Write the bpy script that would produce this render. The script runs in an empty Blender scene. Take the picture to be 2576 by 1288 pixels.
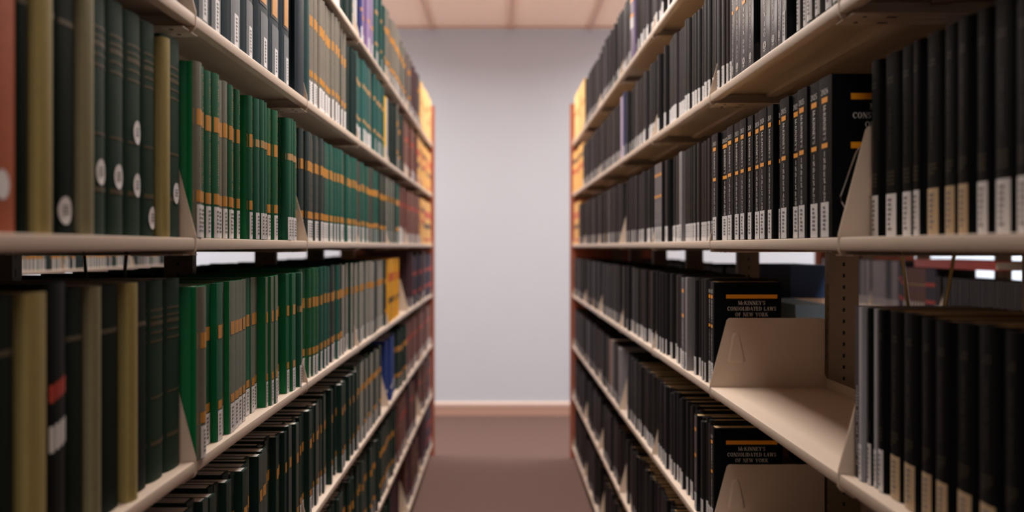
import bpy, bmesh, math, random
from mathutils import Vector
S = bpy.context.scene
C = bpy.context.collection
PI = math.pi
# ---------------------------------------------------------------- camera (world: x right, y down the aisle, z up; floor z=0)
CAMH = 1.38
FPX = 2700.0
VPX, VPY = 1258.0, 619.0            # vanishing point in the 2576x1288 frame
cd = bpy.data.cameras.new('camera'); cam = bpy.data.objects.new('camera', cd); C.objects.link(cam)
cam.location = (0, 0, CAMH); cam.rotation_euler = (PI/2, 0, 0)
cd.sensor_width = 36; cd.lens = FPX/2576*36
cd.shift_x = (1288-VPX)/2576; cd.shift_y = (VPY-644)/2576
cd.dof.use_dof = True; cd.dof.focus_distance = 2.0; cd.dof.aperture_fstop = 2.9
cd.clip_start = 0.02
S.camera = cam
# ---------------------------------------------------------------- world, view
w = bpy.data.worlds.new('world'); S.world = w; w.use_nodes = True
w.node_tree.nodes['Background'].inputs[0].default_value = (1, .85, .75, 1)
w.node_tree.nodes['Background'].inputs[1].default_value = 0.05
S.view_settings.view_transform = 'Standard'; S.view_settings.look = 'None'
S.view_settings.gamma = 1; S.view_settings.exposure = 0.0
try: S.view_settings.use_curve_mapping = False
except Exception: pass
CEIL = 3.14
WARM = (1, .935, .89)
def area(name, x, y, sx, sy, power, spread=140, z=CEIL-.045, col=WARM):
    l = bpy.data.lights.new(name, 'AREA'); l.shape = 'RECTANGLE'; l.size = sx; l.size_y = sy
    l.energy = power; l.color = col; l.spread = math.radians(spread)
    o = bpy.data.objects.new(name, l); C.objects.link(o); o.location = (x, y, z)
    return o
# ceiling fixtures (x, y, power, spread); each gets its housing further down
FIXTURES = [(0.0, 2.8, 36, 150), (0.0, 4.8, 24, 150), (0.0, 6.7, 30, 165), (-1.51, 7.75, 16, 165), (1.55, 7.75, 16, 165),
            (-1.51, 4.6, 26, 150), (1.55, 2.7, 60, 150), (-3.2, 7.6, 20, 170), (3.2, 7.6, 20, 170), (0.0, -0.8, 21, 150)]
for i, (x, y, p, sp) in enumerate(FIXTURES):
    area('fixture_light', x, y, .55, 1.15, p, sp)
# lamps added at unseen side-wall windows to brighten the ceiling and far wall
for sx in (-1, 1):
    o = area('window_daylight', sx*5.13, 7.75, 1.4, 1.4, 74, 170, 1.65, (.86, .93, 1)); o.rotation_euler = (0, sx*PI/2, 0)

# ---------------------------------------------------------------- materials
MATS = {}
def srgb(r, g, b):
    f = lambda c: (c/255/12.92) if c/255 <= .04045 else ((c/255+.055)/1.055)**2.4
    return (f(r), f(g), f(b))
def mat(name, col, rough=.5, var=.08, nscale=40, bump=.0, bscale=400, metal=0, spec=.5, stripes=None, coat=0):
    if name in MATS: return MATS[name]
    m = bpy.data.materials.new(name); m.use_nodes = True; nt = m.node_tree; N = nt.nodes; L = nt.links
    b = N['Principled BSDF']; b.inputs['Roughness'].default_value = rough; b.inputs['Metallic'].default_value = metal
    b.inputs['Specular IOR Level'].default_value = spec
    b.inputs['Coat Weight'].default_value = coat; b.inputs['Coat Roughness'].default_value = .12
    c = srgb(*col)
    tc = N.new('ShaderNodeTexCoord')
    nz = N.new('ShaderNodeTexNoise'); nz.inputs['Scale'].default_value = nscale; nz.inputs['Detail'].default_value = 4
    L.new(tc.outputs['Object'], nz.inputs['Vector'])
    rp = N.new('ShaderNodeMix'); rp.data_type = 'RGBA'
    b.inputs['Specular Tint'].default_value = (1, 1, 1, 1); rp.inputs['A'].default_value = (*[x*(1-var) for x in c], 1); rp.inputs['B'].default_value = (*[min(1, x*(1+var)) for x in c], 1)
    L.new(nz.outputs['Fac'], rp.inputs['Factor'])
    out = rp.outputs['Result']
    if stripes:
        mp = N.new('ShaderNodeMapping'); mp.inputs['Scale'].default_value = stripes
        L.new(tc.outputs['Object'], mp.inputs['Vector'])
        n2 = N.new('ShaderNodeTexNoise'); n2.inputs['Scale'].default_value = 1; n2.inputs['Detail'].default_value = 2
        L.new(mp.outputs['Vector'], n2.inputs['Vector'])
        r2 = N.new('ShaderNodeMapRange'); r2.inputs['From Min'].default_value = .3; r2.inputs['From Max'].default_value = .7
        r2.inputs['To Min'].default_value = .72; r2.inputs['To Max'].default_value = 1.1
        L.new(n2.outputs['Fac'], r2.inputs['Value'])
        mm = N.new('ShaderNodeMix'); mm.data_type = 'RGBA'; mm.blend_type = 'MULTIPLY'; mm.inputs['Factor'].default_value = 1
        L.new(out, mm.inputs['A']); L.new(r2.outputs['Result'], mm.inputs['B']); out = mm.outputs['Result']
    L.new(out, b.inputs['Base Color'])
    if bump:
        n3 = N.new('ShaderNodeTexNoise'); n3.inputs['Scale'].default_value = bscale; n3.inputs['Detail'].default_value = 3
        L.new(tc.outputs['Object'], n3.inputs['Vector'])
        bp = N.new('ShaderNodeBump'); bp.inputs['Strength'].default_value = bump; bp.inputs['Distance'].default_value = .002
        L.new(n3.outputs['Fac'], bp.inputs['Height']); L.new(bp.outputs['Normal'], b.inputs['Normal'])
    MATS[name] = m
    return m
M_STEEL = mat('beige_enamel', (208, 187, 168), .38, .04, 6, .06, 900)
M_UPR = mat('upright_enamel', (138, 120, 100), .45, .06, 10, .05, 700)
M_DARK = mat('dark_slot', (14, 12, 11), .8)
M_WALL = mat('wall_paint', (208, 217, 227), .85, .02, 3, .1, 300)
M_SIDE = mat('side_wall_paint', (214, 205, 198), .85, .02, 3, .1, 300)
M_CEIL = mat('ceiling_tile', (250, 214, 192), .9, .05, 30, .3, 200)
M_TBAR = mat('ceiling_grid', (205, 165, 145), .6, .03)
M_BASE = mat('baseboard_vinyl', (196, 160, 144), .5, .03)
M_BASE2 = mat('baseboard_cap', (226, 204, 192), .5, .03)
M_CARPET = mat('carpet', (108, 82, 74), .95, .35, 90, .9, 500)
M_WOOD = mat('end_panel_laminate', (168, 96, 74), .4, .15, 12)
M_BRASS = mat('brass_wire', (170, 140, 95), .28, .05, metal=.9)
M_WIRE = mat('dark_wire', (40, 38, 36), .35, .05, metal=.6)
M_CHROME = mat('chrome_clip', (200, 200, 205), .15, .02, metal=1)
M_GOLD = mat('gold_foil', (205, 140, 52), .42, .12, 300, spec=.6, metal=.15)
M_GOLDD = mat('dull_gold_foil', (76, 64, 36), .5, .2, 300)
M_GOLDT = mat('gold_lettering', (176, 138, 88), .45, .15, 300)
M_ORANGE = mat('orange_print', (255, 166, 22), .35, .03)
M_WHITE = mat('white_print', (232, 228, 224), .4, .03)
M_LABEL = mat('label_paper', (226, 222, 222), .6, .03, 60)
M_LABELT = mat('tan_label_paper', (196, 168, 132), .6, .05, 60)
M_INK = mat('label_ink', (120, 116, 120), .6, .05)
M_RED = mat('red_foil', (196, 62, 40), .45, .06)
M_BLACKLAB = mat('black_leather_label', (38, 34, 36), .45, .05)
M_PAGES = mat('grey_page_edges', (240, 236, 228), .85, .04, 30, stripes=(3, 900, 3))
M_PAGEST = mat('tan_page_edges', (242, 206, 152), .85, .05, 30, stripes=(3, 900, 3))
M_PANEL = mat('grey_spine_panel', (104, 108, 112), .5, .06, 200)
M_DIFF = bpy.data.materials.new('lamp_diffuser'); M_DIFF.use_nodes = True
_b = M_DIFF.node_tree.nodes['Principled BSDF']; _b.inputs['Emission Color'].default_value = (1, .85, .72, 1); _b.inputs['Emission Strength'].default_value = 2.0
M_SIDEGLOW = M_DIFF.copy(); M_SIDEGLOW.name = 'daylit_pane'; M_SIDEGLOW.node_tree.nodes['Principled BSDF'].inputs['Emission Color'].default_value = (.93, .96, 1, 1)  # glowing surface for the added side windows
M_ALU = mat('fixture_housing', (225, 215, 205), .4, .02)

# ---------------------------------------------------------------- mesh helpers
class MB:
    def __init__(s): s.v = []; s.f = []; s.m = []; s.mats = []
    def mi(s, m):
        if m not in s.mats: s.mats.append(m)
        return s.mats.index(m)
    def face(s, pts, m):
        i = len(s.v); s.v += [tuple(p) for p in pts]; s.f.append(tuple(range(i, i+len(pts)))); s.m.append(s.mi(m))
    def box(s, x0, x1, y0, y1, z0, z1, m):
        i = len(s.v); k = s.mi(m)
        s.v += [(x0,y0,z0),(x1,y0,z0),(x1,y1,z0),(x0,y1,z0),(x0,y0,z1),(x1,y0,z1),(x1,y1,z1),(x0,y1,z1)]
        for q in ((0,3,2,1),(4,5,6,7),(0,1,5,4),(1,2,6,5),(2,3,7,6),(3,0,4,7)): s.f.append(tuple(i+j for j in q)); s.m.append(k)
    def prism(s, prof, axis, a, b, m, caps=True):
        """prof: 2D closed polygon; axis 'z': (x,y) extruded z a..b; 'y': (x,z) extruded along y."""
        n = len(prof); i = len(s.v); k = s.mi(m)
        mk = (lambda p, t: (p[0], p[1], t)) if axis == 'z' else ((lambda p, t: (p[0], t, p[1])) if axis == 'y' else (lambda p, t: (t, p[0], p[1])))
        s.v += [mk(p, a) for p in prof] + [mk(p, b) for p in prof]
        for j in range(n):
            q = (j+1) % n
            s.f.append((i+j, i+q, i+n+q, i+n+j)); s.m.append(k)
        if caps:
            s.f.append(tuple(i+j for j in reversed(range(n)))); s.m.append(k)
            s.f.append(tuple(i+n+j for j in range(n))); s.m.append(k)
    def tube(s, pts, r, m, n=8):
        k = s.mi(m); pts = [Vector(p) for p in pts]; rings = []
        for j, p in enumerate(pts):
            d = (pts[min(j+1, len(pts)-1)] - pts[max(j-1, 0)]).normalized()
            u = d.cross(Vector((0, 0, 1)))
            if u.length < .1: u = d.cross(Vector((0, 1, 0)))
            u.normalize(); v = d.cross(u)
            i = len(s.v); rings.append(i)
            for a in range(n):
                t = 2*PI*a/n; s.v.append(tuple(p + u*r*math.cos(t) + v*r*math.sin(t)))
        for a, b in zip(rings, rings[1:]):
            for j in range(n): s.f.append((a+j, a+(j+1) % n, b+(j+1) % n, b+j)); s.m.append(k)
        s.f.append(tuple(rings[0]+j for j in range(n))); s.m.append(k)
        s.f.append(tuple(rings[-1]+j for j in reversed(range(n)))); s.m.append(k)
    def add(s, o, f=lambda p: p):
        i = len(s.v); s.v += [f(p) for p in o.v]
        ks = [s.mi(m) for m in o.mats]
        for q, k in zip(o.f, o.m): s.f.append(tuple(i+j for j in q)); s.m.append(ks[k])
    def mesh(s, name, smooth=False, fix=True):
        me = bpy.data.meshes.new(name); me.from_pydata(s.v, [], s.f)
        for m in s.mats: me.materials.append(m)
        me.polygons.foreach_set('material_index', s.m)
        if smooth: me.polygons.foreach_set('use_smooth', [True]*len(s.f))
        if fix:
            bm = bmesh.new(); bm.from_mesh(me); bmesh.ops.recalc_face_normals(bm, faces=bm.faces); bm.to_mesh(me); bm.free()
        me.update()
        if smooth:
            try: me.set_sharp_from_angle(angle=math.radians(38))
            except Exception: pass
        return me
def obj(name, me, parent=None, loc=(0, 0, 0)):
    o = bpy.data.objects.new(name, me); C.objects.link(o); o.location = loc
    if parent: o.parent = parent
    return o
def empty(name, loc=(0, 0, 0), rz=0):
    o = bpy.data.objects.new(name, None); C.objects.link(o); o.location = loc; o.rotation_euler = (0, 0, rz); o.empty_display_size = .05
    return o
def tag(o, label=None, cat=None, group=None, kind=None):
    if label: o['label'] = label
    if cat: o['category'] = cat
    if group: o['group'] = group
    if kind: o['kind'] = kind
    return o
def copy_tree(o, parent=None):
    c = o.copy(); C.objects.link(c)
    if parent: c.parent = parent
    for ch in list(o.children): copy_tree(ch, c)
    return c

# ---------------------------------------------------------------- room shell
FARY, RX, LX, BACKY = 8.75, 5.2, -5.2, -2.2
def slab(name, x0, x1, y0, y1, z0, z1, m):
    b = MB(); b.box(x0, x1, y0, y1, z0, z1, m); return tag(obj(name, b.mesh(name)), kind='structure')
slab('floor', LX-.1, RX+.1, BACKY-.1, FARY+.1, -.1, 0, M_CARPET)
slab('wall_far', LX-.1, RX+.1, FARY, FARY+.1, 0, CEIL+.1, M_WALL)
slab('wall_left', LX-.1, LX, BACKY, FARY, 0, CEIL+.1, M_SIDE)
slab('wall_right', RX, RX+.1, BACKY, FARY, 0, CEIL+.1, M_SIDE)
slab('wall_back', LX-.1, RX+.1, BACKY-.1, BACKY, 0, CEIL+.1, M_SIDE)
b = MB(); P = .645; X0 = .087
b.box(LX, RX, BACKY, FARY, CEIL+.012, CEIL+.1, M_CEIL)
k = int(LX/P)-1
while X0+k*P < RX:
    x = X0+k*P
    if x > LX+.05: b.box(x-.012, x+.012, BACKY, FARY, CEIL, CEIL+.012, M_TBAR)
    k += 1
k = 0
while FARY-.0-k*1.29 > BACKY:
    y = FARY-.1-k*1.29; b.box(LX, RX, y-.012, y+.012, CEIL+.001, CEIL+.012, M_TBAR); k += 1
tag(obj('ceiling', b.mesh('ceiling')), kind='structure')
b = MB(); b.prism([(FARY, 0), (FARY-.016, 0), (FARY-.016, .075), (FARY, .075)], 'x', LX, RX, M_BASE)
b.prism([(FARY, .075), (FARY-.02, .075), (FARY-.02, .098), (FARY-.008, .112), (FARY, .112)], 'x', LX, RX, M_BASE2)
tag(obj('baseboard_far', b.mesh('baseboard_far')), kind='structure')
for n, sx in ((1, -1), (2, 1)):  # unseen windows, added to house the extra side light
    X = sx*5.2; b = MB(); y0, y1, z0, z1 = 7.0, 8.5, .9, 2.4
    for (a, c, d, e) in ((y0-.06, y0, z0-.06, z1+.06), (y1, y1+.06, z0-.06, z1+.06), (y0, y1, z0-.06, z0), (y0, y1, z1, z1+.06), ((y0+y1)/2-.02, (y0+y1)/2+.02, z0, z1)):
        b.box(min(X, X-sx*.05), max(X, X-sx*.05), a, c, d, e, M_ALU)
    b.box(min(X, X-sx*.12), max(X, X-sx*.12), y0-.1, y1+.1, z0-.09, z0-.06, M_ALU)
    w_ = tag(obj('window_%d' % n, b.mesh('window')), kind='structure')
    b = MB(); b.box(min(X-sx*.01, X-sx*.02), max(X-sx*.01, X-sx*.02), y0, y1, z0, z1, M_SIDEGLOW); obj('pane', b.mesh('pane'), w_)
# fixtures
b = MB(); W2, L2 = .3, .6
b.box(-W2, -W2+.025, -L2, L2, -.03, 0, M_ALU); b.box(W2-.025, W2, -L2, L2, -.03, 0, M_ALU)
b.box(-W2+.025, W2-.025, -L2, -L2+.025, -.03, 0, M_ALU); b.box(-W2+.025, W2-.025, L2-.025, L2, -.03, 0, M_ALU)
fm = b.mesh('fixture_frame'); b = MB(); b.box(-W2+.025, W2-.025, -L2+.025, L2-.025, -.022, -.012, M_DIFF); dm = b.mesh('fixture_diffuser')
FNAMES = ['over the aisle between the bays in focus', 'over the middle of the aisle', 'over the far end of the aisle', 'beyond the end of the left neighbouring aisle',
          'beyond the end of the right neighbouring aisle', 'over the middle of the left neighbouring aisle', 'over the near part of the right neighbouring aisle',
          'near the far wall at far left', 'near the far wall at far right', 'over the aisle behind the camera']
for (x, y, p, sp), nm in zip(FIXTURES, FNAMES):
    r = empty('ceiling_light', (x, y, CEIL)); tag(r, 'flat ceiling light panel '+nm, 'ceiling light', 'ceiling light panels')
    obj('frame', fm, r); obj('diffuser', dm, r)

# ---------------------------------------------------------------- shelving
LLAT, RLAT = .447, .470                 # lateral distance of the shelf faces from the lens
SD, UW = .262, .066                     # shelf depth, upright width
LIP = .018
REL = [.668, .340, .012, -.316, -.644, -.972, -1.300]
SH = [CAMH+r for r in REL]              # top surface of the seven shelves
BAY = .914
L0, R0 = 1.576, 1.490                   # first bracket in view on each side
# one shelf, local: front face at x=0 looking +x, back towards -x, y 0..BAY, top surface z=0
def shelf_mesh():
    b = MB(); g = .0035; y0, y1 = g, BAY-g
    prof = [(-.003, 0), (-.0008, -.0008), (0, -.003), (0, -LIP+.003), (-.0008, -LIP+.0008), (-.003, -LIP), (-.016, -LIP), (-.016, -LIP+.0015),
            (-.0022, -LIP+.0015), (-.0022, -.0022), (-SD+.002, -.0022), (-SD+.002, -.012), (-SD, -.012), (-SD, .02), (-SD+.002, .02), (-SD+.002, 0)]
    b.prism(prof, 'y', y0, y1, M_STEEL)
    b.box(-SD*.5-.012, -SD*.5+.012, y0+.02, y1-.02, -.010, -.0022, M_STEEL)     # stiffening rib underneath
    return b.mesh('shelf', True)
def bracket_mesh(flip):
    """end bracket plate in the x-z plane at y=0, embossed finger recess, lip turned under the shelf"""
    s = -1 if flip else 1
    def arc(cx, cz, r, a0, a1, n=5): return [(cx+r*math.cos(math.radians(a0+(a1-a0)*i/n)), cz+r*math.sin(math.radians(a0+(a1-a0)*i/n))) for i in range(n+1)]
    out = arc(-.008, -.017, .0085, -90, 0) + [(.0005, .004)] + arc(-.046, .146, .009, 15, 90) + arc(-SD+.012, .149, .006, 90, 180) + [(-SD+.006, .03), (-SD, .02), (-SD, -.0255)]
    hole = [(-.040, .055), (-.076, .055), (-.079, .060), (-.066, .118), (-.060, .123), (-.054, .123), (-.050, .118), (-.038, .060)]
    cx = sum(p[0] for p in hole)/8; cz = sum(p[1] for p in hole)/8
    inner = [(cx+(p[0]-cx)*.72, cz+(p[1]-cz)*.86) for p in hole]
    t = .0014; me = bpy.data.meshes.new('end_bracket'); bm = bmesh.new()
    def loop(ps, y): return [bm.verts.new((p[0], y*s, p[1])) for p in ps]
    def edges(vs): return [bm.edges.new((vs[i], vs[(i+1) % len(vs)])) for i in range(len(vs))]
    o1 = loop(out, 0); h1 = loop(hole, 0)
    bmesh.ops.triangle_fill(bm, edges=edges(o1)+edges(h1), use_beauty=True)
    i1 = loop(inner, .0046)
    for i in range(8): bm.faces.new((h1[i], h1[(i+1) % 8], i1[(i+1) % 8], i1[i]))
    bm.faces.new(i1)
    o2 = loop(out, t)
    h2 = loop(hole, t); bmesh.ops.triangle_fill(bm, edges=edges(o2)+edges(h2), use_beauty=True)
    i2 = loop(inner, .0052)
    for i in range(8): bm.faces.new((h2[i], h2[(i+1) % 8], i2[(i+1) % 8], i2[i]))
    bm.faces.new(i2)
    n = len(out)
    for i in range(n): bm.faces.new((o1[i], o1[(i+1) % n], o2[(i+1) % n], o2[i]))
    bmesh.ops.recalc_face_normals(bm, faces=bm.faces); bm.to_mesh(me); bm.free()
    me.materials.append(M_STEEL); me.materials.append(M_DARK)
    # turned-in flange below with slot and screw hole
    b = MB(); b.v = [tuple(v.co) for v in me.vertices]; b.f = [tuple(p.vertices) for p in me.polygons]; b.mats = [M_STEEL, M_DARK]; b.m = [0]*len(b.f)
    w = .036*s
    b.box(-SD, -.008, min(0, w), max(0, w), -.0255, -.0238, M_STEEL)
    y0, y1 = sorted((.008*s, .028*s))
    b.box(-.085, -.040, y0, y1, -.0262, -.0256, M_STEEL)
    yc = (y0+y1)/2
    b.box(-.074, -.060, yc-.003, yc+.003, -.0266, -.0262, M_DARK)
    b.tube([(-.030, yc, -.0235), (-.030, yc, -.0262)], .0032, M_DARK, 10)
    return b.mesh('end_bracket')
def upright_mesh():
    b = MB(); w = UW/2; H = 2.30
    b.prism([(-w, -.016), (w, -.016), (w, -.013), (-w+.003, -.013), (-w+.003, .013), (w, .013), (w, .016), (-w, .016)], 'z', .0, H, M_UPR)
    b.box(w-.002, w, -.013, .013, .0, H, M_UPR)
    for k in range(int(H/.0254)-2):
        z = .04+k*.0254
        for x in (-w-.0003, w-.0003): b.box(x, x+.0006, -.0065, -.0045, z, z+.011, M_DARK)
        b.box(-.0025, .0025, -.0163, -.0159, z, z+.008, M_DARK)
    return b.mesh('upright')
def kick_mesh():
    b = MB(); b.box(-.022, -.02, .004, BAY-.004, 0.0, .058, M_STEEL); b.box(-SD, -.022, .004, BAY-.004, .0, .004, M_STEEL); return b.mesh('kick_plate')
def spread_mesh():
    b = MB(); b.box(-.02, .02, .016, BAY-.016, 2.26, 2.30, M_UPR); b.box(-.02, .02, .016, BAY-.016, .01, .05, M_UPR); return b.mesh('cross_tie')
def endpanel_mesh():
    b = MB(); D = SD*2+UW+.03
    p = [(-D/2, 0), (D/2, 0), (D/2, 2.30), (D/2-.006, 2.306), (-D/2+.006, 2.306), (-D/2, 2.30)]
    b.prism(p, 'y', 0, .022, M_WOOD); return b.mesh('end_panel')
ME_SHELF, ME_BN, ME_BF, ME_UP, ME_KICK, ME_TIE, ME_END = shelf_mesh(), bracket_mesh(False), bracket_mesh(True), upright_mesh(), kick_mesh(), spread_mesh(), endpanel_mesh()
def make_bay(x, y, heights, label, group, last=False):
    """x = centre of the double-faced run, y = near end of the bay"""
    r = empty('library_shelving', (x, y, 0)); tag(r, label, 'shelving', group)
    for sgn in (1, -1):
        for hz in heights:
            s = obj('shelf', ME_SHELF, r, (sgn*(UW/2+SD), 0 if sgn > 0 else BAY, hz))
            if sgn < 0: s.rotation_euler = (0, 0, PI)
            obj('end_bracket', ME_BN, s, (0, .0012, 0)); obj('end_bracket', ME_BF, s, (0, BAY-.0012, 0))
        k = obj('kick_plate', ME_KICK, r, (sgn*(UW/2+SD), 0 if sgn > 0 else BAY, 0))
        if sgn < 0: k.rotation_euler = (0, 0, PI)
    obj('upright', ME_UP, r, (0, 0, 0)); obj('cross_tie', ME_TIE, r)
    if last:
        obj('upright', ME_UP, r, (0, BAY-.017, 0)); e = obj('end_panel', ME_END, r, (0, BAY+.002, 0)); e['label'] = 'reddish laminate end panel'
    return r
BAYN = ['nearest', 'second', 'third', 'fourth', 'fifth', 'sixth', 'farthest']
XL, XR = -(LLAT+SD+UW/2), RLAT+SD+UW/2
for k in range(7):
    make_bay(XL, L0+(k-1)*BAY, SH, 'beige steel shelving bay, %s from the camera in the left stack' % (BAYN[k] if k else 'nearest'), 'shelving bays of the left stack', k == 6)
    make_bay(XR, R0+(k-1)*BAY, SH, 'beige steel shelving bay, %s from the camera in the right stack' % (BAYN[k] if k else 'nearest'), 'shelving bays of the right stack', k == 6)
PITCH = SD*2+UW+LLAT+RLAT
LN, RN = XL-PITCH, XR+PITCH
SHN = [CAMH+.56, CAMH+.23, CAMH-.105, CAMH-.44, CAMH-.77, .08]
for k in range(4):
    make_bay(LN, 2.99+k*BAY, SHN, 'dim shelving bay of the row behind the left stack, %s from the camera' % BAYN[k], 'shelving behind the left stack', k == 3)
    make_bay(RN, 3.02+k*BAY, SH, 'dim shelving bay of the row behind the right stack, %s from the camera' % BAYN[k], 'shelving behind the right stack', k == 3)

# ---------------------------------------------------------------- serif lettering built from strokes
TK, TN = .17, .07
def _ln(x0, y0, x1, y1, w):
    dx, dy = x1-x0, y1-y0; l = math.hypot(dx, dy) or 1; nx, ny = -dy/l*w/2, dx/l*w/2
    return [[(x0+nx, y0+ny), (x0-nx, y0-ny), (x1-nx, y1-ny), (x1+nx, y1+ny)]]
def _v(x, y0, y1, w=TK): return [[(x-w/2, y0), (x+w/2, y0), (x+w/2, y1), (x-w/2, y1)]]
def _sf(x, y, l=.3): return [[(x-l/2, y-.03), (x+l/2, y-.03), (x+l/2, y+.03), (x-l/2, y+.03)]]
def _st(x, y0=0, y1=1, w=TK): return _v(x, y0, y1, w)+_sf(x, y0+.03)+_sf(x, y1-.03)
def _arc(cx, cy, rx, ry, a0, a1, wx=TK, wy=TN, n=14):
    q = []
    for i in range(n):
        pts = []
        for a, k in ((a0+(a1-a0)*i/n, 0), (a0+(a1-a0)*(i+1)/n, 0), (a0+(a1-a0)*(i+1)/n, 1), (a0+(a1-a0)*i/n, 1)):
            t = math.radians(a); pts.append((cx+(rx-k*wx)*math.cos(t), cy+(ry-k*wy)*math.sin(t)))
        q.append(pts)
    return q
def glyphs():
    G = {}
    G['I'] = (.36, _st(.18))
    G['N'] = (.86, _st(.14, w=TN)+_st(.72, w=TN)+_ln(.14, 1, .72, 0, TK))
    G['D'] = (.84, _st(.16)+_arc(.28, .5, .5, .5, -90, 90)+_ln(.16, .035, .3, .035, TN)+_ln(.16, .965, .3, .965, TN))
    G['E'] = (.72, _st(.16)+_ln(.16, .965, .64, .965, TN)+_ln(.16, .52, .5, .52, TN)+_ln(.16, .035, .66, .035, TN)+_v(.62, .78, 1, .06)+_v(.65, 0, .24, .06)+_v(.5, .42, .62, .06))
    G['F'] = (.66, _st(.16)+_ln(.16, .965, .6, .965, TN)+_ln(.16, .52, .48, .52, TN)+_v(.6, .78, 1, .06)+_v(.48, .42, .62, .06))
    G['X'] = (.82, _ln(.14, 1, .68, 0, TK)+_ln(.66, 1, .14, 0, TN)+_sf(.14, .97)+_sf(.66, .97)+_sf(.14, .03)+_sf(.68, .03))
    G['M'] = (1.02, _st(.14, w=TN)+_st(.86, w=TK)+_ln(.16, 1, .5, .05, TK)+_ln(.5, .05, .84, 1, TN))
    G['K'] = (.86, _st(.16)+_ln(.2, .42, .66, 1, TN)+_ln(.34, .58, .74, 0, TK)+_sf(.68, .97, .26)+_sf(.74, .03))
    G['Y'] = (.8, _ln(.12, 1, .4, .48, TK)+_ln(.68, 1, .4, .48, TN)+_v(.4, 0, .5)+_sf(.4, .03)+_sf(.12, .97, .26)+_sf(.68, .97, .26))
    G["'"] = (.24, _ln(.14, 1, .1, .72, .1))
    G['S'] = (.62, _arc(.3, .74, .26, .26, 30, 270, .11, .07)+_arc(.3, .26, .26, .26, -150, 90, .13, .07)+_v(.53, .7, .98, .05)+_v(.06, .02, .3, .05))
    G['C'] = (.8, _arc(.42, .5, .38, .5, 42, 318)+_v(.71, .68, .98, .06))
    G['O'] = (.88, _arc(.43, .5, .4, .5, 0, 360, n=22))
    G['L'] = (.68, _st(.16)+_ln(.16, .035, .6, .035, TN)+_v(.6, 0, .28, .06))
    G['A'] = (.84, _ln(.42, 1, .12, 0, TN)+_ln(.4, 1, .7, 0, TK)+_ln(.22, .34, .6, .34, TN)+_sf(.12, .03, .24)+_sf(.7, .03))
    G['T'] = (.76, _v(.38, 0, 1)+_sf(.38, .03)+_ln(.06, .965, .7, .965, TN)+_v(.07, .74, 1, .06)+_v(.69, .74, 1, .06))
    G['W'] = (1.14, _ln(.1, 1, .34, 0, TK)+_ln(.34, 0, .56, 1, TN)+_ln(.54, 1, .78, 0, TK)+_ln(.78, 0, 1.02, 1, TN)+_sf(.1, .97, .26)+_sf(.55, .97, .26)+_sf(1.02, .97, .22))
    G['P'] = (.7, _st(.16)+_arc(.32, .73, .32, .27, -90, 90)+_ln(.16, .965, .34, .965, TN)+_ln(.16, .49, .34, .49, TN))
    G['R'] = (.8, _st(.16)+_arc(.3, .75, .3, .25, -90, 90)+_ln(.16, .965, .32, .965, TN)+_ln(.16, .52, .32, .52, TN)+_ln(.36, .52, .68, 0, TK)+_sf(.7, .03, .2))
    G['Z'] = (.7, _ln(.08, .965, .62, .965, TN)+_ln(.6, .97, .1, .03, TK)+_ln(.08, .035, .64, .035, TN)+_v(.09, .76, 1, .06)+_v(.63, 0, .26, .06))
    G['H'] = (.88, _st(.16)+_st(.7)+_ln(.16, .5, .7, .5, TN))
    G['c'] = (.5, _arc(.25, .32, .22, .32, 45, 315, .12, .06))
    G['t'] = (.36, _v(.16, .05, .88, .12)+_ln(.02, .62, .32, .62, .06)+_ln(.16, .04, .32, .04, .07))
    G['o'] = (.52, _arc(.25, .32, .23, .32, 0, 360, .12, .06, 16))
    G['0'] = (.56, _arc(.27, .5, .23, .5, 0, 360, .12, .06, 18))
    G['2'] = (.56, _arc(.26, .74, .22, .26, -20, 170, .12, .07)+_ln(.44, .66, .08, .06, .11)+_ln(.06, .05, .48, .05, .1))
    G['3'] = (.56, _arc(.25, .76, .2, .24, -80, 160, .11, .07)+_arc(.25, .27, .23, .27, -160, 85, .12, .07))
    G['4'] = (.58, _v(.38, 0, 1, .12)+_ln(.38, 1, .05, .3, .07)+_ln(.04, .28, .54, .28, .08))
    G['5'] = (.56, _ln(.12, .95, .46, .95, .1)+_v(.13, .5, .95, .06)+_arc(.24, .31, .24, .31, -160, 120, .12, .07))
    G['6'] = (.56, _arc(.27, .3, .23, .3, 0, 360, .12, .06)+_arc(.42, .35, .38, .65, 95, 185, .11, .06))
    G[' '] = (.4, [])
    return G
GL = glyphs()
def text_width(s, sp=.08): return sum(GL[c][0]+sp for c in s)-sp
def draw_text(b, s, size, cx, cy, put, m, squeeze=1.0, sp=.08):
    """centred on cx; baseline at cy; put(u,v)->xyz"""
    x = -text_width(s, sp)*size*squeeze/2
    for c in s:
        w_, qs = GL[c]
        for q in qs: b.face([put(cx+x+p[0]*size*squeeze, cy+p[1]*size) for p in q], m)
        x += (w_+sp)*size*squeeze

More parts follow.
